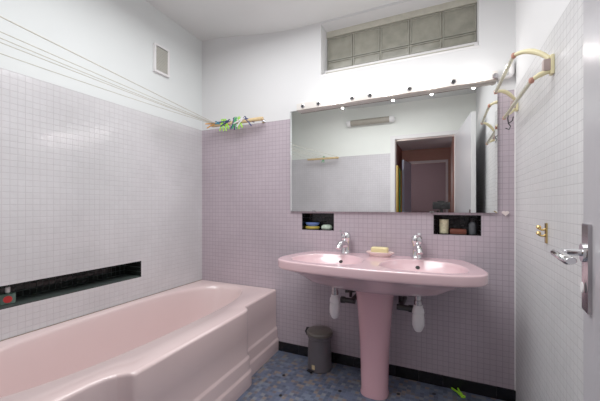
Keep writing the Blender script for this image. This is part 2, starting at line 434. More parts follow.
for y in ys:
    nv = nrm(y); x = lin(XO, y); r = []
    for o_, z in SK:
        o2 = max(o_, 0)
        yy = min(2.096, max(.34, y + nv.y * o2))
        r.append(bm.verts.new((x + (nv.x * o2 if o_ > 0 else o_), yy, z)))
    rows.append(r)
for a, b in zip(rows, rows[1:]):
    for k in range(len(SK) - 1): bm.faces.new((a[k], a[k + 1], b[k + 1], b[k]))
for r, s in ((rows[0], 1),):   # near end of the apron
    w = [bm.verts.new((XL + 0.001, r[0].co.y, z)) for z in (0.0, RIM)]
    bm.faces.new(r + [w[0], w[1]])
obj('apron', bm, M['pink_tub'], tub, angle=50)
bm = nb(); tube(bm, [(XL + 0.003, 0.34, RIM + 0.001), (XL + 0.003, 2.092, RIM + 0.001)], 0.003, 8)
obj('sealant', bm, M['brown_edge'], tub)
bm = nb(); lathe(bm, [(0, .094), (.03, .094), (.034, .091), (.034, .087)], 24, T(-1.56, 0.62, 0)); obj('drain', bm, M['chrome'], tub)
# tiled ledge between tub and door wall
bm = nb(); box(bm, (XL - .40, YF, 0), (-1.16, 0.336, RIM)); tag(obj('trim_5', bm, M['tile_left'], smooth=False), kind='structure')

# ------------------------------------------------------------------ double basin
BX = -0.371; BZ = H - 0.322
basin = thing('double_washbasin', 'wide pink ceramic double washbasin with two bowls on a pedestal under the mirror', 'washbasin', (BX, 0, 0))
half = [(0, 1.560), (.10, 1.562), (.20, 1.568), (.32, 1.580), (.42, 1.598), (.49, 1.622), (.535, 1.652), (.562, 1.695), (.572, 1.745), (.568, 1.80), (.553, 1.88), (.532, 1.96), (.506, 2.035), (.482, 2.078), (.46, 2.094), (.40, 2.098), (.2, 2.098), (0, 2.098)]
poly = half + [(-x, y) for x, y in reversed(half[1:-1])]
bc = (0.0, 1.84)
def catmull(P, n=6):
    out = []
    for k in range(len(P)):
        p0, p1, p2, p3 = [Vector((*P[(k + j) % len(P)], 0)) for j in (-1, 0, 1, 2)]
        for q in range(n):
            t = q / n
            v = 0.5 * ((2 * p1) + (p2 - p0) * t + (2 * p0 - 5 * p1 + 4 * p2 - p3) * t * t + (3 * p1 - p0 - 3 * p2 + p3) * t ** 3)
            out.append((v.x, min(v.y, 2.098)))
    return out
pol = catmull(poly)
def resample(P, N):
    L = [0]
    for k in range(len(P)):
        a, b = P[k], P[(k + 1) % len(P)]; L.append(L[-1] + math.hypot(b[0] - a[0], b[1] - a[1]))
    out = []; j = 0
    for k in range(N):
        s = L[-1] * k / N
        while L[j + 1] < s: j += 1
        a, b = P[j], P[(j + 1) % len(P)]; t = (s - L[j]) / max(1e-9, L[j + 1] - L[j])
        out.append((a[0] + (b[0] - a[0]) * t, a[1] + (b[1] - a[1]) * t))
    return out
OUT = resample(pol, 420)
def bowl_d(x, y):
    ax = abs(x); xc = 0.265
    u = (ax - xc) / (0.218 if ax > xc else 0.212)
    v = (y - 1.745) / (0.235 if y > 1.745 else 0.118)
    return (abs(u) ** 2.25 + abs(v) ** 2.25) ** (1 / 2.25)
def top_z(x, y):
    d = bowl_d(x, y)
    z = BZ
    if d < 1.04:
        q = max(0, min(1, (1.04 - d) / 0.10))
        z -= 0.010 * q * q * (3 - 2 * q)
    if d < 1: z -= 0.115 * (1 - d ** 2.6)
    return z
bm = nb(); R = 110; prev = None
rr = [(k / R) for k in range(1, R + 1)]
cen = bm.verts.new((bc[0], bc[1], top_z(*bc)))
for r in rr:
    r2 = r * 0.978
    ring = [bm.verts.new((bc[0] + (x - bc[0]) * r2, bc[1] + (y - bc[1]) * r2, top_z(bc[0] + (x - bc[0]) * r2, bc[1] + (y - bc[1]) * r2))) for x, y in OUT]
    m_ = len(ring)
    if prev is None:
        for k in range(m_): bm.faces.new((cen, ring[k], ring[(k + 1) % m_]))
    else:
        for k in range(m_): bm.faces.new((prev[k], prev[(k + 1) % m_], ring[(k + 1) % m_], ring[k]))
    prev = ring
# lip and underside
def und(x, y, r):
    return r
for s, dz in [(0.990, .0015), (0.998, .004), (1.0, .009), (0.999, .044), (0.994, .052), (0.965, .057), (0.93, .061), (0.86, .074), (0.76, .094), (0.66, .122), (0.56, .143), (0.46, .158), (0.34, .168), (0.15, .172)]:
    ring = []
    for x, y in OUT:
        X = bc[0] + (x - bc[0]) * s; Y = bc[1] + (y - bc[1]) * (s if (y < bc[1] or s > .97) else min(1, s + (1 - s) * .55))
        # the underside bulges under each bowl
        b = bowl_d(X, Y)
        zz = BZ - dz
        if s < .95 and b < 1.0: zz = min(zz, BZ - 0.020 - 0.128 * (1 - b ** 2.4))
        ring.append(bm.verts.new((X, min(Y, 2.098), zz)))
    for k in range(m_): bm.faces.new((prev[k], prev[(k + 1) % m_], ring[(k + 1) % m_], ring[k]))
    prev = ring
bm.faces.new(prev)
obj('basin_body', bm, M['pink'], basin, angle=60)
# pedestal
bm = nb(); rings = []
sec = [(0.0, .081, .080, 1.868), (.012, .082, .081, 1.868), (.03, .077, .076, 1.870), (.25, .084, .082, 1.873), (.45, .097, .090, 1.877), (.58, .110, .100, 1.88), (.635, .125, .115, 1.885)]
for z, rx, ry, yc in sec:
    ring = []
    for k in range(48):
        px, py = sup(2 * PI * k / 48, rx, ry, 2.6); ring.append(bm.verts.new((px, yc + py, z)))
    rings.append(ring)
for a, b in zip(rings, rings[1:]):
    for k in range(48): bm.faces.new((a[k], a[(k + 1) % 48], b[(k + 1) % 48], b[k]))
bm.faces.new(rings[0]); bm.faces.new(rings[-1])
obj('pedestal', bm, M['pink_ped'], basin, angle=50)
for sx in (-1, 1):
    x = sx * 0.235; y = 1.950
    for _ in range(50):
        if top_z(x, y) < BZ - 0.030: break
        y -= 0.002
    zc = top_z(x, y)
    e = 0.004; gy = (top_z(x, y + e) - top_z(x, y - e)) / (2 * e)
    nv = Vector((0, -gy, 1)).normalized()
    q = Vector((0, 0, 1)).rotation_difference(nv).to_matrix().to_4x4()
    bm = nb(); lathe(bm, [(0, .002), (.010, .002), (.0125, .001), (.0125, -.003)], 20, T(x, y, zc + .001) @ q)
    obj('overflow_hole', bm, M['dark'], basin)
    bm = nb(); zd = top_z(sx * .265, 1.76)
    lathe(bm, [(0, .003), (.018, .003), (.022, .0015), (.022, -.006)], 24, T(sx * .265, 1.76, zd)); obj('drain_plug', bm, M['chrome'], basin)

# waste traps under each bowl
def trap(xw, label):
    t = thing('bottle_trap', label, 'drain trap', (xw, 1.86, 0), 0, 'white bottle traps under the basin')
    bm = nb()
    lathe(bm, [(0, H - .706), (.016, H - .704), (.023, H - .694), (.032, H - .670), (.033, H - .640), (.031, H - .615), (.029, H - .612), (.029, H - .606), (.033, H - .600), (.030, H - .580), (.024, H - .570), (.024, H - .556), (.0, H - .556)], 28)
    obj('trap_body', bm, M['trap'], t)
    bm = nb(); lathe(bm, [(.0, H - .560), (.022, H - .560), (.022, H - .530), (.018, H - .528), (.018, H - .4985), (0, H - .4985)], 24)
    obj('tailpiece', bm, M['satin'], t)
    return t
trap(BX - .247, 'white bottle trap hanging under the left bowl of the pink basin')
trap(BX + .244, 'white bottle trap hanging under the right bowl of the pink basin')
for nm, xa, xb, lb in (('waste_pipe', BX - .213, BX - .125, 'dark waste pipe running from the left trap behind the pedestal'), ('waste_pipe', BX + .125, BX + .212, 'dark waste pipe running from the right trap behind the pedestal')):
    bm = nb(); s = 1 if xa > BX else -1
    z = H - .592
    tube(bm, [(xa, 1.89, z), (xb, 1.89, z)], .0165, 14)
    xe = xa if s < 0 else xb
    xi = xb if s < 0 else xa
    tube(bm, [(xe + s * .002, 1.89, z), (xe - s * .022, 1.89, z)], .021, 14)
    tube(bm, [(xi + s * .02, 1.89, z), (xi + s * .02, 2.098, z)], .0165, 14)
    tag(obj(nm, bm, M['pipe']), lb, 'pipe')
bm = nb()
xq = BX - .170
tube(bm, [(xq, 1.95, H - .585), (xq, 1.95, H - .50)], .010, 10); tube(bm, [(xq - .035, 1.95, H - .555), (xq + .03, 1.95, H - .545)], .009, 10)
tube(bm, [(xq + .03, 1.95, H - .545), (xq + .03, 2.098, H - .545)], .009, 10)
tag(obj('stop_valve', bm, M['pipe']), 'dark stop valve behind the left trap under the basin', 'valve')
bm = nb(); xq = BX + .135
tube(bm, [(xq, 1.97, H - .59), (xq, 1.97, H - .50)], .012, 10); tube(bm, [(xq, 1.97, H - .56), (xq, 2.098, H - .56)], .010, 10)
tag(obj('stop_valve', bm, M['pipe']), 'dark stop valve just right of the pedestal top under the basin', 'valve')

# ------------------------------------------------------------------ faucets
def faucet(x, label):
    t = thing('basin_faucet', label, 'faucet', (x, 2.045, BZ), 0, 'chrome faucets on the pink basin')
    bm = nb()
    lathe(bm, [(0, 0), (.031, 0), (.031, .006), (.027, .011), (.024, .030), (.023, .062), (.026, .080), (.0, .082)], 28)
    obj('faucet_body', bm, M['chrome'], t)
    bm = nb(); tube(bm, bez((0, .004, .040), (0, -.045, .085), (0, -.100, .050), 10) + [Vector((0, -.106, .040))], [.021] * 4 + [.019] * 4 + [.018, .017, .0165, .016], 16)
    obj('spout', bm, M['chrome'], t)
    bm = nb(); lathe(bm, [(0, .078), (.026, .079), (.031, .088), (.031, .106), (.026, .120), (.014, .129), (0, .131)], 28)
    obj('control_cap', bm, M['chrome'], t)
    bm = nb(); tube(bm, [(0, -.012, .112), (0, -.040, .124), (0, -.075, .139)], [.011, .010, .0085], 12, flat=.6)
    obj('lever', bm, M['chrome'], t)
    return t
f1 = faucet(BX - .229, 'chrome mixer faucet on the left bowl of the pink basin')
f1.rotation_euler.z = math.radians(-8); f1.scale = (1.12,) * 3
f2 = dup(f1, (BX + .224, 2.045, BZ), math.radians(12), 'chrome mixer faucet on the right bowl of the pink basin')

# soap dish + soap
sd = thing('soap_dish', 'pale pink oval soap dish between the two faucets', 'soap dish', (-.366, 2.015, BZ))
bm = nb(); lathe(bm, [(0, .006), (.5, .006), (.62, .0), (.70, .0), (.78, .010), (1.0, .024), (1.01, .028), (.97, .030), (.80, .020), (.6, .014), (0, .013)], 40, Matrix.Diagonal((.088, .048, 1, 1)))
obj('dish', bm, M['dish'], sd)
bm = nb()
for k in range(5): tube(bm, [(-.04 + .02 * k, -.025, .015), (-.04 + .02 * k, .025, .015)], .003, 8)
obj('rib', bm, M['dish'], sd)
bm = nb(); box(bm, (-.052, -.028, .0), (.052, .028, .040), .013, seg=3)
tag(obj('soap_bar', bm, M['soap'], None, loc=(-.368, 2.013, BZ + .0185)), 'yellow soap bar lying in the pink dish', 'soap')

# ------------------------------------------------------------------ mirror and lamp rail
MX0, MX1, MZ0, MZ1 = -1.043, 0.283, H - .040, H + .711
mr = thing('wall_mirror', 'large rectangular frameless mirror on the lilac wall above the basin', 'mirror', (MX0, D, MZ0))
w, h = MX1 - MX0, MZ1 - MZ0
bm = nb(); bv = .012
def rectring(a, y): return [bm.verts.new(p) for p in ((a, y, a), (w - a, y, a), (w - a, y, h - a), (a, y, h - a))]
r0, r1, r2, r3 = rectring(0, -.001), rectring(0, -.010), rectring(0, -.0155), rectring(bv, -.016)
for a, b, mi in ((r0, r1, 1), (r1, r2, 1), (r2, r3, 0)):
    for k in range(4):
        f = bm.faces.new((a[k], a[(k + 1) % 4], b[(k + 1) % 4], b[k])); f.material_index = mi
f = bm.faces.new(r3); f.material_index = 0
f = bm.faces.new(r0); f.material_index = 1
obj('mirror_glass', bm, [M['mirror'], M['mirror_edge']], mr, smooth=False)
for x in (.19, .98):
    bm = nb(); box(bm, (x - .012, -.020, -.006), (x + .012, 0, .008), .002); obj('clip', bm, M['satin'], mr)

rail = thing('light_rail', 'long cream lamp rail with small round sockets along the top of the mirror', 'light fixture', (-.972, D, H + .694))
rail.rotation_euler = (0, -math.radians(.75), 0)
bm = nb(); box(bm, (0, -.056, .004), (1.252, -.0005, .052), .003)
obj('rail_housing', bm, M['white_metal'], rail)
bm = nb(); box(bm, (.0, -.0575, .0015), (1.252, -.052, .0045), .0005)
obj('rail_edge', bm, M['brown_edge'], rail)
LIT = (2, 5, 7, 9)
RAT = [-.4504, -.391, -.3290, -.2725, -.2136, -.153, -.0931, -.033, .0276, .084]
for k in range(10):
    x = RAT[k] * 2.045 + .972
    bm = nb(); lathe(bm, [(.0145, 0), (.0145, .004), (.011, .005), (.011, .001)], 24, T(x, -.056, .028) @ rot('X', 90)); obj('socket_ring', bm, M['satin'] if k not in LIT else M['white_metal'], rail)
    if k in LIT:
        bm = nb(); lathe(bm, [(0.0, .030), (.006, .029), (.010, .023), (.011, .016), (.010, .008), (.009, .0)], 20, T(x, -.056, .028) @ rot('X', 90)); obj('lit_bulb', bm, M['bulb'], rail)
    else:
        bm = nb(); lathe(bm, [(0, .003), (.0115, .003), (.0115, .0)], 20, T(x, -.056, .028) @ rot('X', 90)); obj('empty_socket', bm, M['dark'], rail)
bm = nb(); lathe(bm, [(0, 0), (.014, 0), (.016, .012), (.012, .02), (0, .022)], 20, T(1.238, -.058, .018) @ rot('X', 90)); obj('end_bracket', bm, M['satin'], rail)

# pale conduit elbow right of the rail
bm = nb(); p = H + .728
tube(bm, [(.285, D - .02, p), (.335, D - .02, p), (.346, D - .02, p + .004), (.350, D - .02, p + .014), (.350, D - .02, p + .085)], [.009, .009, .010, .013, .013], 14)
tube(bm, [(.350, D - .02, p + .03), (.350, D, p + .03)], .006, 8)
tag(obj('conduit_elbow', bm, M['white']), 'pale elbow conduit on the wall right of the lamp rail end', 'conduit')

# heart shaped hook below the right end of the mirror
bm = nb(); hp = [(math.sin(t) ** 3 * .017, (13 * math.cos(t) - 5 * math.cos(2 * t) - 2 * math.cos(3 * t) - math.cos(4 * t)) * .00105) for t in [2 * PI * k / 32 for k in range(32)]]
pc = at(505.3, 213.2, D)
prism(bm, hp, 0, .012, T(pc.x, D, pc.z) @ rot('X', 90), bev=.003)
tag(obj('heart_hook', bm, M['shell']), 'small pale pink heart-shaped wall hook below the right end of the mirror', 'hook')

# ------------------------------------------------------------------ niche contents
def put(name, m, lathe_prof, loc, label, cat, sx=1, sy=1, seg=28):
    bm = nb(); lathe(bm, lathe_prof, seg, Matrix.Diagonal((sx, sy, 1, 1)))
    return tag(obj(name, bm, m, None, loc=loc), label, cat)
nz = NA[2] + .004
p = at(312.5, 229, 2.15)
bm = nb(); lathe(bm, [(0, .0), (.8, .0), (1, .006), (1, .016), (.9, .02), (0, .02)], 28, Matrix.Diagonal((.055, .036, 1, 1)))
tag(obj('yellow_sponge', bm, M['yellow'], None, loc=(p.x, 2.15, nz)), 'flat yellow sponge on the floor of the left wall niche', 'sponge')
bm = nb(); lathe(bm, [(0, .0), (.5, .0), (.85, .010), (1, .026), (.96, .028), (.8, .014), (0, .006)], 28, Matrix.Diagonal((.056, .036, 1, 1)))
tag(obj('blue_dish', bm, M['blue'], None, loc=(p.x, 2.15, nz + .020)), 'small blue oval dish on top of the yellow sponge', 'dish')
p = at(327, 229, 2.15)
bm = nb(); lathe(bm, [(0, .0), (.8, .0), (1, .010), (.95, .024), (.6, .034), (0, .036)], 28, Matrix.Diagonal((.042, .034, 1, 1)))
tag(obj('wrapped_soap', bm, M['mint'], None, loc=(p.x, 2.145, nz)), 'rounded mint white wrapped soap in the right half of the left niche', 'soap')
nz = NB_[2] + .004
p = at(444, 229, 2.15)
cup = thing('tooth_cup', 'cream patterned cup at the left of the right wall niche', 'cup', (p.x, 2.15, nz))
bm = nb(); lathe(bm, [(0, .0), (.022, .0), (.0255, .004), (.027, .085), (.0285, .088), (.025, .087), (.024, .008), (0, .006)], 28); obj('cup_body', bm, M['cupmat'], cup)
p = at(458, 230, 2.15)
bm = nb(); box(bm, (-.045, -.03, 0), (.045, .03, .030), .008); box(bm, (-.042, -.031, .018), (.042, .031, .020))
tag(obj('leather_case', bm, M['rust'], None, loc=(p.x, 2.15, nz)), 'flat reddish brown case in the middle of the right niche', 'case')
p = at(472.5, 230, 2.155)
bt = thing('grey_bottle', 'dark grey bottle at the right end of the right niche', 'bottle', (p.x, 2.155, nz))
bm = nb(); lathe(bm, [(0, 0), (.019, 0), (.021, .004), (.021, .062), (.012, .074), (.010, .078), (0, .078)], 24); obj('bottle_body', bm, M['greyb'], bt)
bm = nb(); lathe(bm, [(0, .076), (.013, .076), (.013, .096), (0, .098)], 20); obj('bottle_cap', bm, M['blackp'], bt)
# bottle in the tub niche
nb0 = NL[2] + .004
sb = thing('shampoo_bottle', 'small greenish glass bottle with red label and white cap in the black tub niche', 'bottle', (-1.985, .795, nb0), math.radians(-20))
bm = nb(); box(bm, (-.018, -.030, 0), (.018, .030, .052), .009, seg=3); lathe(bm, [(.016, .048), (.009, .055), (.009, .060), (0, .060)], 20); obj('bottle_body', bm, M['clear'], sb)
bm = nb(); lathe(bm, [(0, 0), (.017, 0), (.017, .0025), (0, .003)], 28, T(.018, 0, .026) @ rot('Y', 90)); obj('front_label', bm, M['red'], sb)
bm = nb(); lathe(bm, [(0, .058), (.0095, .058), (.0095, .082), (.008, .084), (0, .084)], 20); obj('bottle_cap', bm, M['white'], sb)

# ------------------------------------------------------------------ pedal bin
bn = thing('pedal_bin', 'small dark grey round pedal bin on the floor between tub and pedestal', 'bin', (-.768, 1.985, 0), math.radians(-24)); bn.scale = (1.05,) * 3
bm = nb(); lathe(bm, [(0, .0), (.075, .0), (.079, .006), (.078, .03), (.076, .12), (.0745, .19), (.0745, .202), (.079, .206), (.080, .214), (.077, .222), (0, .222)], 48); obj('bin_body', bm, M['bin'], bn)
bm = nb(); lathe(bm, [(.080, .222), (.085, .226), (.086, .236), (.080, .246), (.050, .254), (0, .257)], 48)
lathe(bm, [(.080, .222), (0, .222)], 48); obj('bin_lid', bm, M['bin_lid'], bn)
bm = nb(); tube(bm, [(-.070, -.012, .235), (-.094, -.02, .232), (-.104, -.02, .214), (-.098, -.016, .196), (-.078, -.01, .190)], [.012, .014, .013, .011, .009], 12); obj('hinge', bm, M['blackp'], bn)
bm = nb(); box(bm, (-.02, -.098, .006), (.02, -.072, .012), .002); obj('pedal', bm, M['blackp'], bn)
bm = nb()
a0 = math.radians(-84)
pts = [(math.cos(a) * .0795, math.sin(a) * .0795) for a in (a0, a0 + .09, a0 + .18, a0 + .27)]
v = [[bm.verts.new((x, y, z)) for x, y in pts] for z in (.022, .05)]
for k in range(3): bm.faces.new((v[0][k], v[0][k + 1], v[1][k + 1], v[1][k]))
obj('sticker', bm, M['label'], bn)

# ------------------------------------------------------------------ vent
vt = thing('wall_vent', 'small white framed air vent high on the left wall', 'vent', (XL, 1.592, H + .980))
bm = nb(); L, Z = .134, .206; f = .014
for lo, hi in (((0, 0), (L, f)), ((0, Z - f), (L, Z)), ((0, f), (f, Z - f)), ((L - f, f), (L, Z - f))):
    box(bm, (0, lo[0], lo[1]), (.022, hi[0], hi[1]), .002)
obj('vent_frame', bm, M['white'], vt)
bm = nb(); box(bm, (0, f, f), (.012, L - f, Z - f))
for k in range(16): box(bm, (.012, f, f + .004 + k * .011), (.017, L - f, f + .010 + k * .011))
obj('vent_grille', bm, M['grille'], vt, smooth=False)

# ------------------------------------------------------------------ clothesline
b0, b1 = Vector((-1.745, 2.03, H + .667)), Vector((-1.250, 2.03, H + .670))
br = thing('clothesline', 'clothesline with pale wooden end bars and five beige cords strung high over the bathtub', 'clothesline', (0, 0, 0))
bm = nb(); tube(bm, [b0, b0.lerp(b1, .02), b0.lerp(b1, .98), b1], [.012, .015, .015, .012], 16); obj('bar', bm, M['wood'], br)
for q in (.3, .93):
    p = b0.lerp(b1, q); bm = nb(); tube(bm, [p, Vector((p.x, D, p.z))], .006, 10); lathe(bm, [(.016, 0), (.016, .004), (0, .005)], 16, T(p.x, D, p.z) @ rot('X', 90)); obj('bracket', bm, M['chrome'], br)
g0, g1 = Vector((-1.86, YF + .10, H + .70)), Vector((-1.37, YF + .10, H + .70))
bm = nb(); tube(bm, [g0, g0.lerp(g1, .02), g0.lerp(g1, .98), g1], [.012, .015, .015, .012], 16); obj('bar', bm, M['wood'], br)
for q in (.1, .9):
    p = g0.lerp(g1, q); bm = nb(); tube(bm, [p, Vector((p.x, YF, p.z))], .006, 10); obj('bracket', bm, M['chrome'], br)
for k, (ux, uv) in enumerate([(0, 18.3), (0, 31.3), (0, 35.7), (0, 41), (0, 48)]):
    xe = (-1.700, -1.708, -1.716, -1.724, -1.732)[k]
    E = Vector((xe, 2.018, b0.z + .012)); xs_ = (-1.385, -1.54, -1.60, -1.67, -1.80)[k]
    S = Vector((xs_, YF + .11, H + (.712, .714, .712, .710, .700)[k]))
    sag = (.0, .01, .016, .012, .02)[k]
    bm = nb(); tube(bm, [S.lerp(E, q / 16) - Vector((0, 0, sag * 4 * (q / 16) * (1 - q / 16))) for q in range(17)], .0017 if k else .0021, 6)
    obj('cord', bm, M['rope'], br)
# pegs
def peg(m, loc, ang, tilt, label, scale=1.0, lay=False):
    t = thing('clothes_peg', label, 'clothes peg', loc, 0, 'plastic clothes pegs')
    t.rotation_euler = (tilt, ang[1], ang[0]); t.scale = (scale,) * 3
    for s in (-1, 1):
        bm = nb()
        tube(bm, [(s * .003, 0, .004), (s * .007, 0, -.012), (s * .006, 0, -.030), (s * .013, 0, -.050), (s * .018, 0, -.072)], [.0055, .006, .006, .0055, .0045], 8)
        tube(bm, [(s * .003, 0, .004), (s * .010, 0, .016), (s * .004, 0, .024)], [.005, .005, .004], 8)
        obj('peg_jaw', bm, m, t)
    bm = nb(); lathe(bm, [(.0045, -.007), (.0045, .007), (0, .007)], 12, T(0, 0, -.026) @ rot('X', 90)); obj('spring', bm, M['satin'], t)
    return t
def onbar(u):
    q = (at(u, 123, 2.03).x - b0.x) / (b1.x - b0.x); return b0.lerp(b1, q)
PG = [('orange', 215.5, -.5, 'orange clothes peg nearest the corner on the wooden bar', 1.2, .7),
      ('teal', 219, -1.2, 'teal clothes peg tilted up beside the orange one', -1.4, .3),
      ('lime', 224, .2, 'bright lime green clothes peg hanging left on the bar', .1, .1),
      ('lime', 226.5, -.3, 'second bright lime green clothes peg hanging beside the first', -.35, -.2),
      ('navy', 229, 1.1, 'navy blue clothes peg lying sideways beside the lime pegs', 1.3, .2),
      ('green', 237, .0, 'dark green clothes peg hanging on the middle of the bar', .15, .2),
      ('navy', 235, .4, 'navy clothes peg hanging just left of the dark green one', .2, .1),
      ('lime', 240.5, .2, 'small lime green clothes peg right of the dark green one', -.2, -.1),
      ('white', 243.5, -.6, 'white clothes peg leaning left of the last navy one', .9, .2),
      ('navy', 247, -.9, 'last navy blue clothes peg splayed towards the bar end', -.9, .2)]
for k, (c, u, a, lb, tl, z) in enumerate(PG):
    p = onbar(u); peg(M[c], (p.x, p.y - .012 - .004 * (k % 3), p.z + .012), (z, tl), .0, lb)
peg(M['green'], (-1.60, YF + .10, H + .712), (.1, .2), 0, 'green clothes peg on the door wall bar seen in the mirror')
peg(M['lime'], (.098, 2.025, .012), (.5, PI / 2 * .0), PI / 2, 'lime green clothes peg lying on the floor under the back wall')

# ------------------------------------------------------------------ folding towel rack on right wall
rk = thing('towel_rack', 'yellowed cream towel rack with curved arms high on the right wall', 'towel rack', (0, 0, 0))
J1, J2 = Vector((.2627, 1.517, H + .615)), Vector((.304, 1.432, H + .475))
E1, E2 = Vector((.258, 1.96, H + .615)), Vector((.300, 1.975, H + .475))
A1u, A1l = Vector((XR - .012, 1.433, H + .5475)), Vector((XR - .012, 1.433, H + .499))
A2u, A2l = Vector((XR - .012, 2.035, H + .580)), Vector((XR - .012, 2.035, H + .530))
def arm(a, b, lift):
    bm = nb(); mid = (a + b) / 2 + Vector((0, 0, lift))
    tube(bm, bez(a, mid, b, 12), [.0085, .0085, .009, .0095, .010, .0105, .0105, .010, .009, .0085, .008, .008, .0075], 12)
    obj('curved_arm', bm, M['cream'], rk)
arm(A1u, J1, .045); arm(A2u, E1, .045); arm(A1l, J2, .012); arm(A2l, E2, .012)
for a, b in ((J1, E1), (J2, E2)):
    bm = nb(); tube(bm, [a, b], .0085, 14); obj('clear_bar', bm, M['acryl'], rk)
for p in (J1, J2, E1, E2):
    bm = nb(); lathe(bm, [(0, -.011), (.007, -.010), (.0095, -.004), (.0095, .004), (.007, .010), (0, .011)], 16, T(*p)); obj('rivet', bm, M['rivet'], rk)
for y, zc in ((1.433, .523), (2.035, .555)):
    bm = nb(); box(bm, (XR - .012, y - .014, H + zc - .036), (XR - .0005, y + .014, H + zc + .036), .004); obj('wall_bracket', bm, M['cream'], rk)
    bm = nb(); box(bm, (XR - .034, y - .012, H + zc - .022), (XR - .010, y + .014, H + zc + .022), .005); obj('hinge_block', bm, M['mauve'], rk)
bm = nb(); hk = E2 + Vector((.008, -.06, -.003))
tube(bm, [hk + Vector(v) for v in ((0, 0, .012), (0, -.008, .008), (-.004, -.010, -.02), (0, -.006, -.045), (.010, 0, -.058), (.004, 0, -.075), (-.012, 0, -.066))], .0028, 8)
tube(bm, [hk + Vector((0, -.006, -.045)), hk + Vector((.018, 0, -.030)), hk + Vector((.022, 0, -.010))], .0028, 8)
tag(obj('wire_hook', bm, M['blackp']), 'black wire hook hanging from the lower bar of the towel rack', 'hook')

# brass hook on right wall
bh = thing('brass_hook', 'small brass double hook plate on the right wall near the door handle', 'hook', (XR, 1.515, H - .107))
bm = nb(); box(bm, (-.006, -.011, -.040), (0, .011, .040), .003); obj('hook_plate', bm, M['brass'], bh)
for z in (.016, -.008):
    bm = nb(); tube(bm, bez((-.004, 0, z), (-.020, 0, z - .009), (-.026, 0, z + .005), 8), [.005, .005, .0045, .004, .004, .004, .0045, .006, .006], 12); obj('hook_prong', bm, M['brass'], bh)
    bm = nb(); lathe(bm, [(0, .009), (.006, .0065), (.009, 0), (.006, -.0065), (0, -.009)], 14, T(-.027, 0, z + .007)); obj('hook_knob', bm, M['brass'], bh)

# ------------------------------------------------------------------ door with handle
hx, hy = 0.137, YF + .004; ex, ey = 0.2466, 0.775
ang = math.atan2(ex - hx, ey - hy); LEN = math.hypot(ex - hx, ey - hy)
dr = tag(thing('door_1', None, None, (hx, hy, 0)), kind='structure'); dr.rotation_euler = (0, 0, -ang)
# local: y along the leaf, -x faces the room
bm = nb(); box(bm, (0, 0, .008), (.040, LEN, H + .907), .0015); 
for f in bm.faces:
    n_ = f.calc_center_median(); f.material_index = 1 if (n_.y > LEN - .003) else 0
obj('door_leaf', bm, [M['door'], M['door_edge']], dr, smooth=False)
def handle(side):
    g = 1 if side < 0 else -1; x0 = 0 if side < 0 else .040
    py = LEN - .040
    bm = nb(); 
    zc_, hz_, hy_ = H - .113, .091, .021
    pr = []
    for k in range(24):
        qx, qz = sup(2 * PI * (k + .5) / 24, hy_, .5, 2.6)
        pr.append((qx, (hz_ - .016) * (1 if qz > 0 else -1) + qz / .5 * .016))
    prism(bm, pr, 0, .006, T(x0, py, zc_) @ (Matrix(((0, 0, side, 0), (1, 0, 0, 0), (0, 1, 0, 0), (0, 0, 0, 1)))), bev=.002)
    pl = obj('handle_plate', bm, M['satin'], dr)
    bm = nb(); ly = py; lz = H - .086
    tube(bm, [(x0 + side * .004, ly, lz), (x0 + side * .011, ly, lz)], .017, 20); tube(bm, [(x0 + side * .009, ly, lz), (x0 + side * .032, ly, lz)] + list(bez((x0 + side * .034, ly, lz), (x0 + side * .050, ly - .002, lz), (x0 + side * .050, ly - .030, lz), 6)) + [Vector((x0 + side * .048, ly - .065, lz - .001)), Vector((x0 + side * .045, ly - .100, lz - .003)), Vector((x0 + side * .044, ly - .106, lz - .003))],
         [.009, .0085, .0085, .0085, .0088, .009, .009, .0092, .0095, .0098, .0098, .007], 16, flat=.72)
    obj('door_handle', bm, M['chrome'], dr)
    bm = nb(); lathe(bm, [(0, .0105), (.009, .0105), (.010, .009)], 20, T(x0, py, H - .150) @ rot('Y', 90 * side)); obj('keyhole_cover', bm, M['door_edge'], dr)
handle(-1); handle(1)
# frame of the opening
bm = nb(); a, b, top = DOOR[0], DOOR[1], DOOR[3]
box(bm, (a - .055, YF - .125, 0), (a + .004, YF + .016, top - .002), .003); box(bm, (b - .001, YF - .125, 0), (b + .055, YF + .003, top), .001)
box(bm, (a - .055, YF - .125, top - .004), (b + .055, YF + .016, top + .045), .003)
tag(obj('trim_6', bm, M['white'], smooth=False), kind='structure')

# tube lamp on the door wall (seen in the mirror)
tl = thing('tube_lamp', 'unlit tube wall lamp with round white ends above the doorway', 'lamp', (-.93, YF, H + 1.185))
bm = nb(); tube(bm, [(-.30, .055, 0), (.30, .055, 0)], .042, 24); obj('diffuser', bm, M['tubecover'], tl)
for s in (-1, 1):
    bm = nb(); lathe(bm, [(.044, -.03), (.046, .0), (.042, .022), (.026, .038), (0, .043)], 24, T(s * .30, .055, 0) @ rot('Y', 90 * s)); obj('end_cap', bm, M['white'], tl)
bm = nb(); box(bm, (-.26, 0, -.018), (.26, .03, .018), .003); obj('lamp_base', bm, M['satin'], tl)

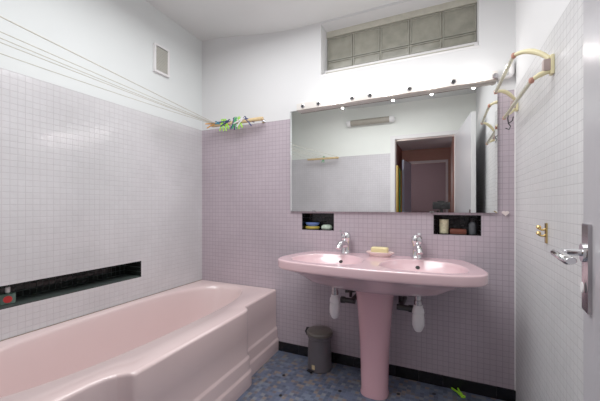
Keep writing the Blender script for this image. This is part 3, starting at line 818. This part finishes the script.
# ------------------------------------------------------------------ hallway behind the door
HY0, HY1 = YF - .12, -2.85
hl, hr = -.80, .145
def shell(name, lo, hi, m):
    bm = nb(); box(bm, lo, hi); return tag(obj(name, bm, m, smooth=False), kind='structure')
shell('wall_hall_left', (hl - .06, HY1, 0), (hl, HY0, 2.5), M['hall_red'])
shell('wall_hall_right', (hr, HY1, 0), (hr + .06, HY0, 2.5), M['hall_red'])
shell('ceiling_hall', (hl - .06, HY1 - .1, H + 1.20), (hr + .06, HY0, 2.5), M['hall_ceil'])
shell('floor_hall', (hl - .5, HY1 - 2.2, -.06), (hr + .5, HY0, 0), M['hall_floor'])
bm = nb(); fa, fb, ft = -.66, .055, H + .905
box(bm, (hl - .06, HY1 - .1, 0), (fa, HY1, 2.5)); box(bm, (fb, HY1 - .1, 0), (hr + .06, HY1, 2.5)); box(bm, (fa, HY1 - .1, ft), (fb, HY1, 2.5))
tag(obj('wall_hall_end', bm, M['hall_red'], smooth=False), kind='structure')
bm = nb(); box(bm, (fa - .04, HY1, 0), (fa + .005, HY1 + .02, ft)); box(bm, (fb - .005, HY1, 0), (fb + .04, HY1 + .02, ft)); box(bm, (fa - .04, HY1, ft - .005), (fb + .04, HY1 + .02, ft + .045))
tag(obj('trim_7', bm, M['lilac_trim'], smooth=False), kind='structure')
shell('wall_room_end', (-1.6, HY1 - 2.2, 0), (1.0, HY1 - 2.1, 2.5), M['mauve_wall'])
shell('wall_room_left', (-1.6, HY1 - 2.1, 0), (-1.5, HY1 - .1, 2.5), M['mauve_wall'])
shell('wall_room_right', (.9, HY1 - 2.1, 0), (1.0, HY1 - .1, 2.5), M['mauve_wall'])
shell('ceiling_room', (-1.6, HY1 - 2.2, 2.5), (1.0, HY1 - .1, 2.56), M['mauve_wall'])
d2 = tag(thing('door_2', None, None, (fa + .01, HY1 + .022, 0)), kind='structure'); d2.rotation_euler = (0, 0, math.radians(96))
bm = nb(); box(bm, (0, -.035, .01), (.70, 0, ft - .01), .002); obj('door_leaf', bm, M['blue_door'], d2, smooth=False)
bm = nb(); tube(bm, [(.63, -.035, 1.0), (.63, -.08, 1.0), (.53, -.085, 1.0)], .009, 10); obj('door_handle', bm, M['satin'], d2)
for k, (c, y0, wd) in enumerate((('yellow', -1.52, .14), ('green', -1.74, .08), ('yellow', -1.93, .12))):
    bm = nb(); x0 = hl + .004
    prism(bm, [(0, 0), (.085, 0), (.095, .03), (.085, wd), (0, wd)], 0, H + .70 - .02 * k, T(x0, y0, 0), bev=.004)
    tag(obj('ironing_board' if k != 1 else 'folded_board', bm, M[c]), ('tall yellow board nearest the door, leaning in the hallway', 'dark green folded board between the yellow ones', 'tall yellow board farthest down the hallway')[k], 'board')

# photo camera on its tripod, standing in the doorway (seen in the mirror)
cm = thing('camera_tripod', 'black tripod with its mounted camera standing before the mirror in the doorway', 'tripod', (-.02, -.085, 0))
bm = nb(); box(bm, (-.10, -.032, H - .042), (.10, .022, H + .050), .012); box(bm, (-.045, -.03, H + .045), (.04, .015, H + .066), .008); obj('camera_body', bm, M['blackp'], cm)
bm = nb(); lathe(bm, [(.030, 0), (.030, .022), (.026, .024), (0, .020)], 24, T(.02, .022, H - .004) @ rot('X', -90)); obj('lens', bm, M['blackp'], cm)
bm = nb(); tube(bm, [(0, 0, H - .042), (0, 0, H - .10), (0, 0, .55)], [.022, .016, .013], 14); lathe(bm, [(0, H - .19), (.035, H - .19), (.035, H - .165), (0, H - .165)], 16); obj('center_column', bm, M['blackp'], cm)
for fx, fy in ((-.30, .10), (.075, .26), (-.02, -.33)):
    bm = nb(); tube(bm, [(fx * .07, fy * .07, H - .18), (fx * .5, fy * .5, .50), (fx, fy, .012)], [.014, .012, .009], 12); lathe(bm, [(0, 0), (.014, 0), (.014, .015), (0, .02)], 12, T(fx, fy, 0)); obj('tripod_leg', bm, M['blackp'], cm)

# ------------------------------------------------------------------ lights
def area(name, loc, rotd, size, power, col, sy=None):
    L = bpy.data.lights.new(name, 'AREA'); L.energy = power; L.color = col; L.size = size
    if sy: L.shape = 'RECTANGLE'; L.size_y = sy
    o = bpy.data.objects.new(name, L); C.objects.link(o); o.location = loc; o.rotation_euler = [math.radians(a) for a in rotd]; return o
def point(name, loc, power, col, r=.03):
    L = bpy.data.lights.new(name, 'POINT'); L.energy = power; L.color = col; L.shadow_soft_size = r
    o = bpy.data.objects.new(name, L); C.objects.link(o); o.location = loc; return o
for k in LIT:
    x = RAT[k] * 2.045
    point('bulb_light', (x, 1.965, H + .722 + .013 * (x + .97)), .8, (1, .98, .96), .008)
area('ceiling_fill', (-.75, 1.02, 2.425), (0, 0, 0), 1.3, 35, (.98, .99, 1))  # fill lamp added under the ceiling, no fixture belongs to it
point('soft_fill', (-.85, .75, H + .55), 3.0, (1, .98, .98), 0.0)
point('hall_fill', (-.755, -.60, 1.80), 18, (1, .90, .82), .02)  # unseen lamp added beside the opening to brighten the mirrored hallway
point('room_fill', (-1.0, -3.5, 1.7), 32, (1, .9, .9), .1)  # unseen lamp added to lift the dark room past the hallway

wd = bpy.data.worlds.new('outside'); bpy.context.scene.world = wd; wd.use_nodes = True
wd.node_tree.nodes['Background'].inputs[0].default_value = (.55, .58, .55, 1); wd.node_tree.nodes['Background'].inputs[1].default_value = .5

cam = bpy.data.cameras.new('camera'); co = bpy.data.objects.new('camera', cam); C.objects.link(co)
co.location = (0, 0, H); co.rotation_euler = (PI / 2, 0, YAW)
cam.sensor_width = 36; cam.lens = F / 600 * 36; cam.shift_y = 5.5 / 600; cam.clip_start = .01
sc = bpy.context.scene; sc.camera = co
sc.view_settings.view_transform = 'Standard'; sc.view_settings.look = 'None'; sc.view_settings.exposure = -0.30; sc.view_settings.gamma = 1.17
sc.cycles.use_denoising = True
sc.cycles.max_bounces = 10; sc.cycles.sample_clamp_indirect = 4
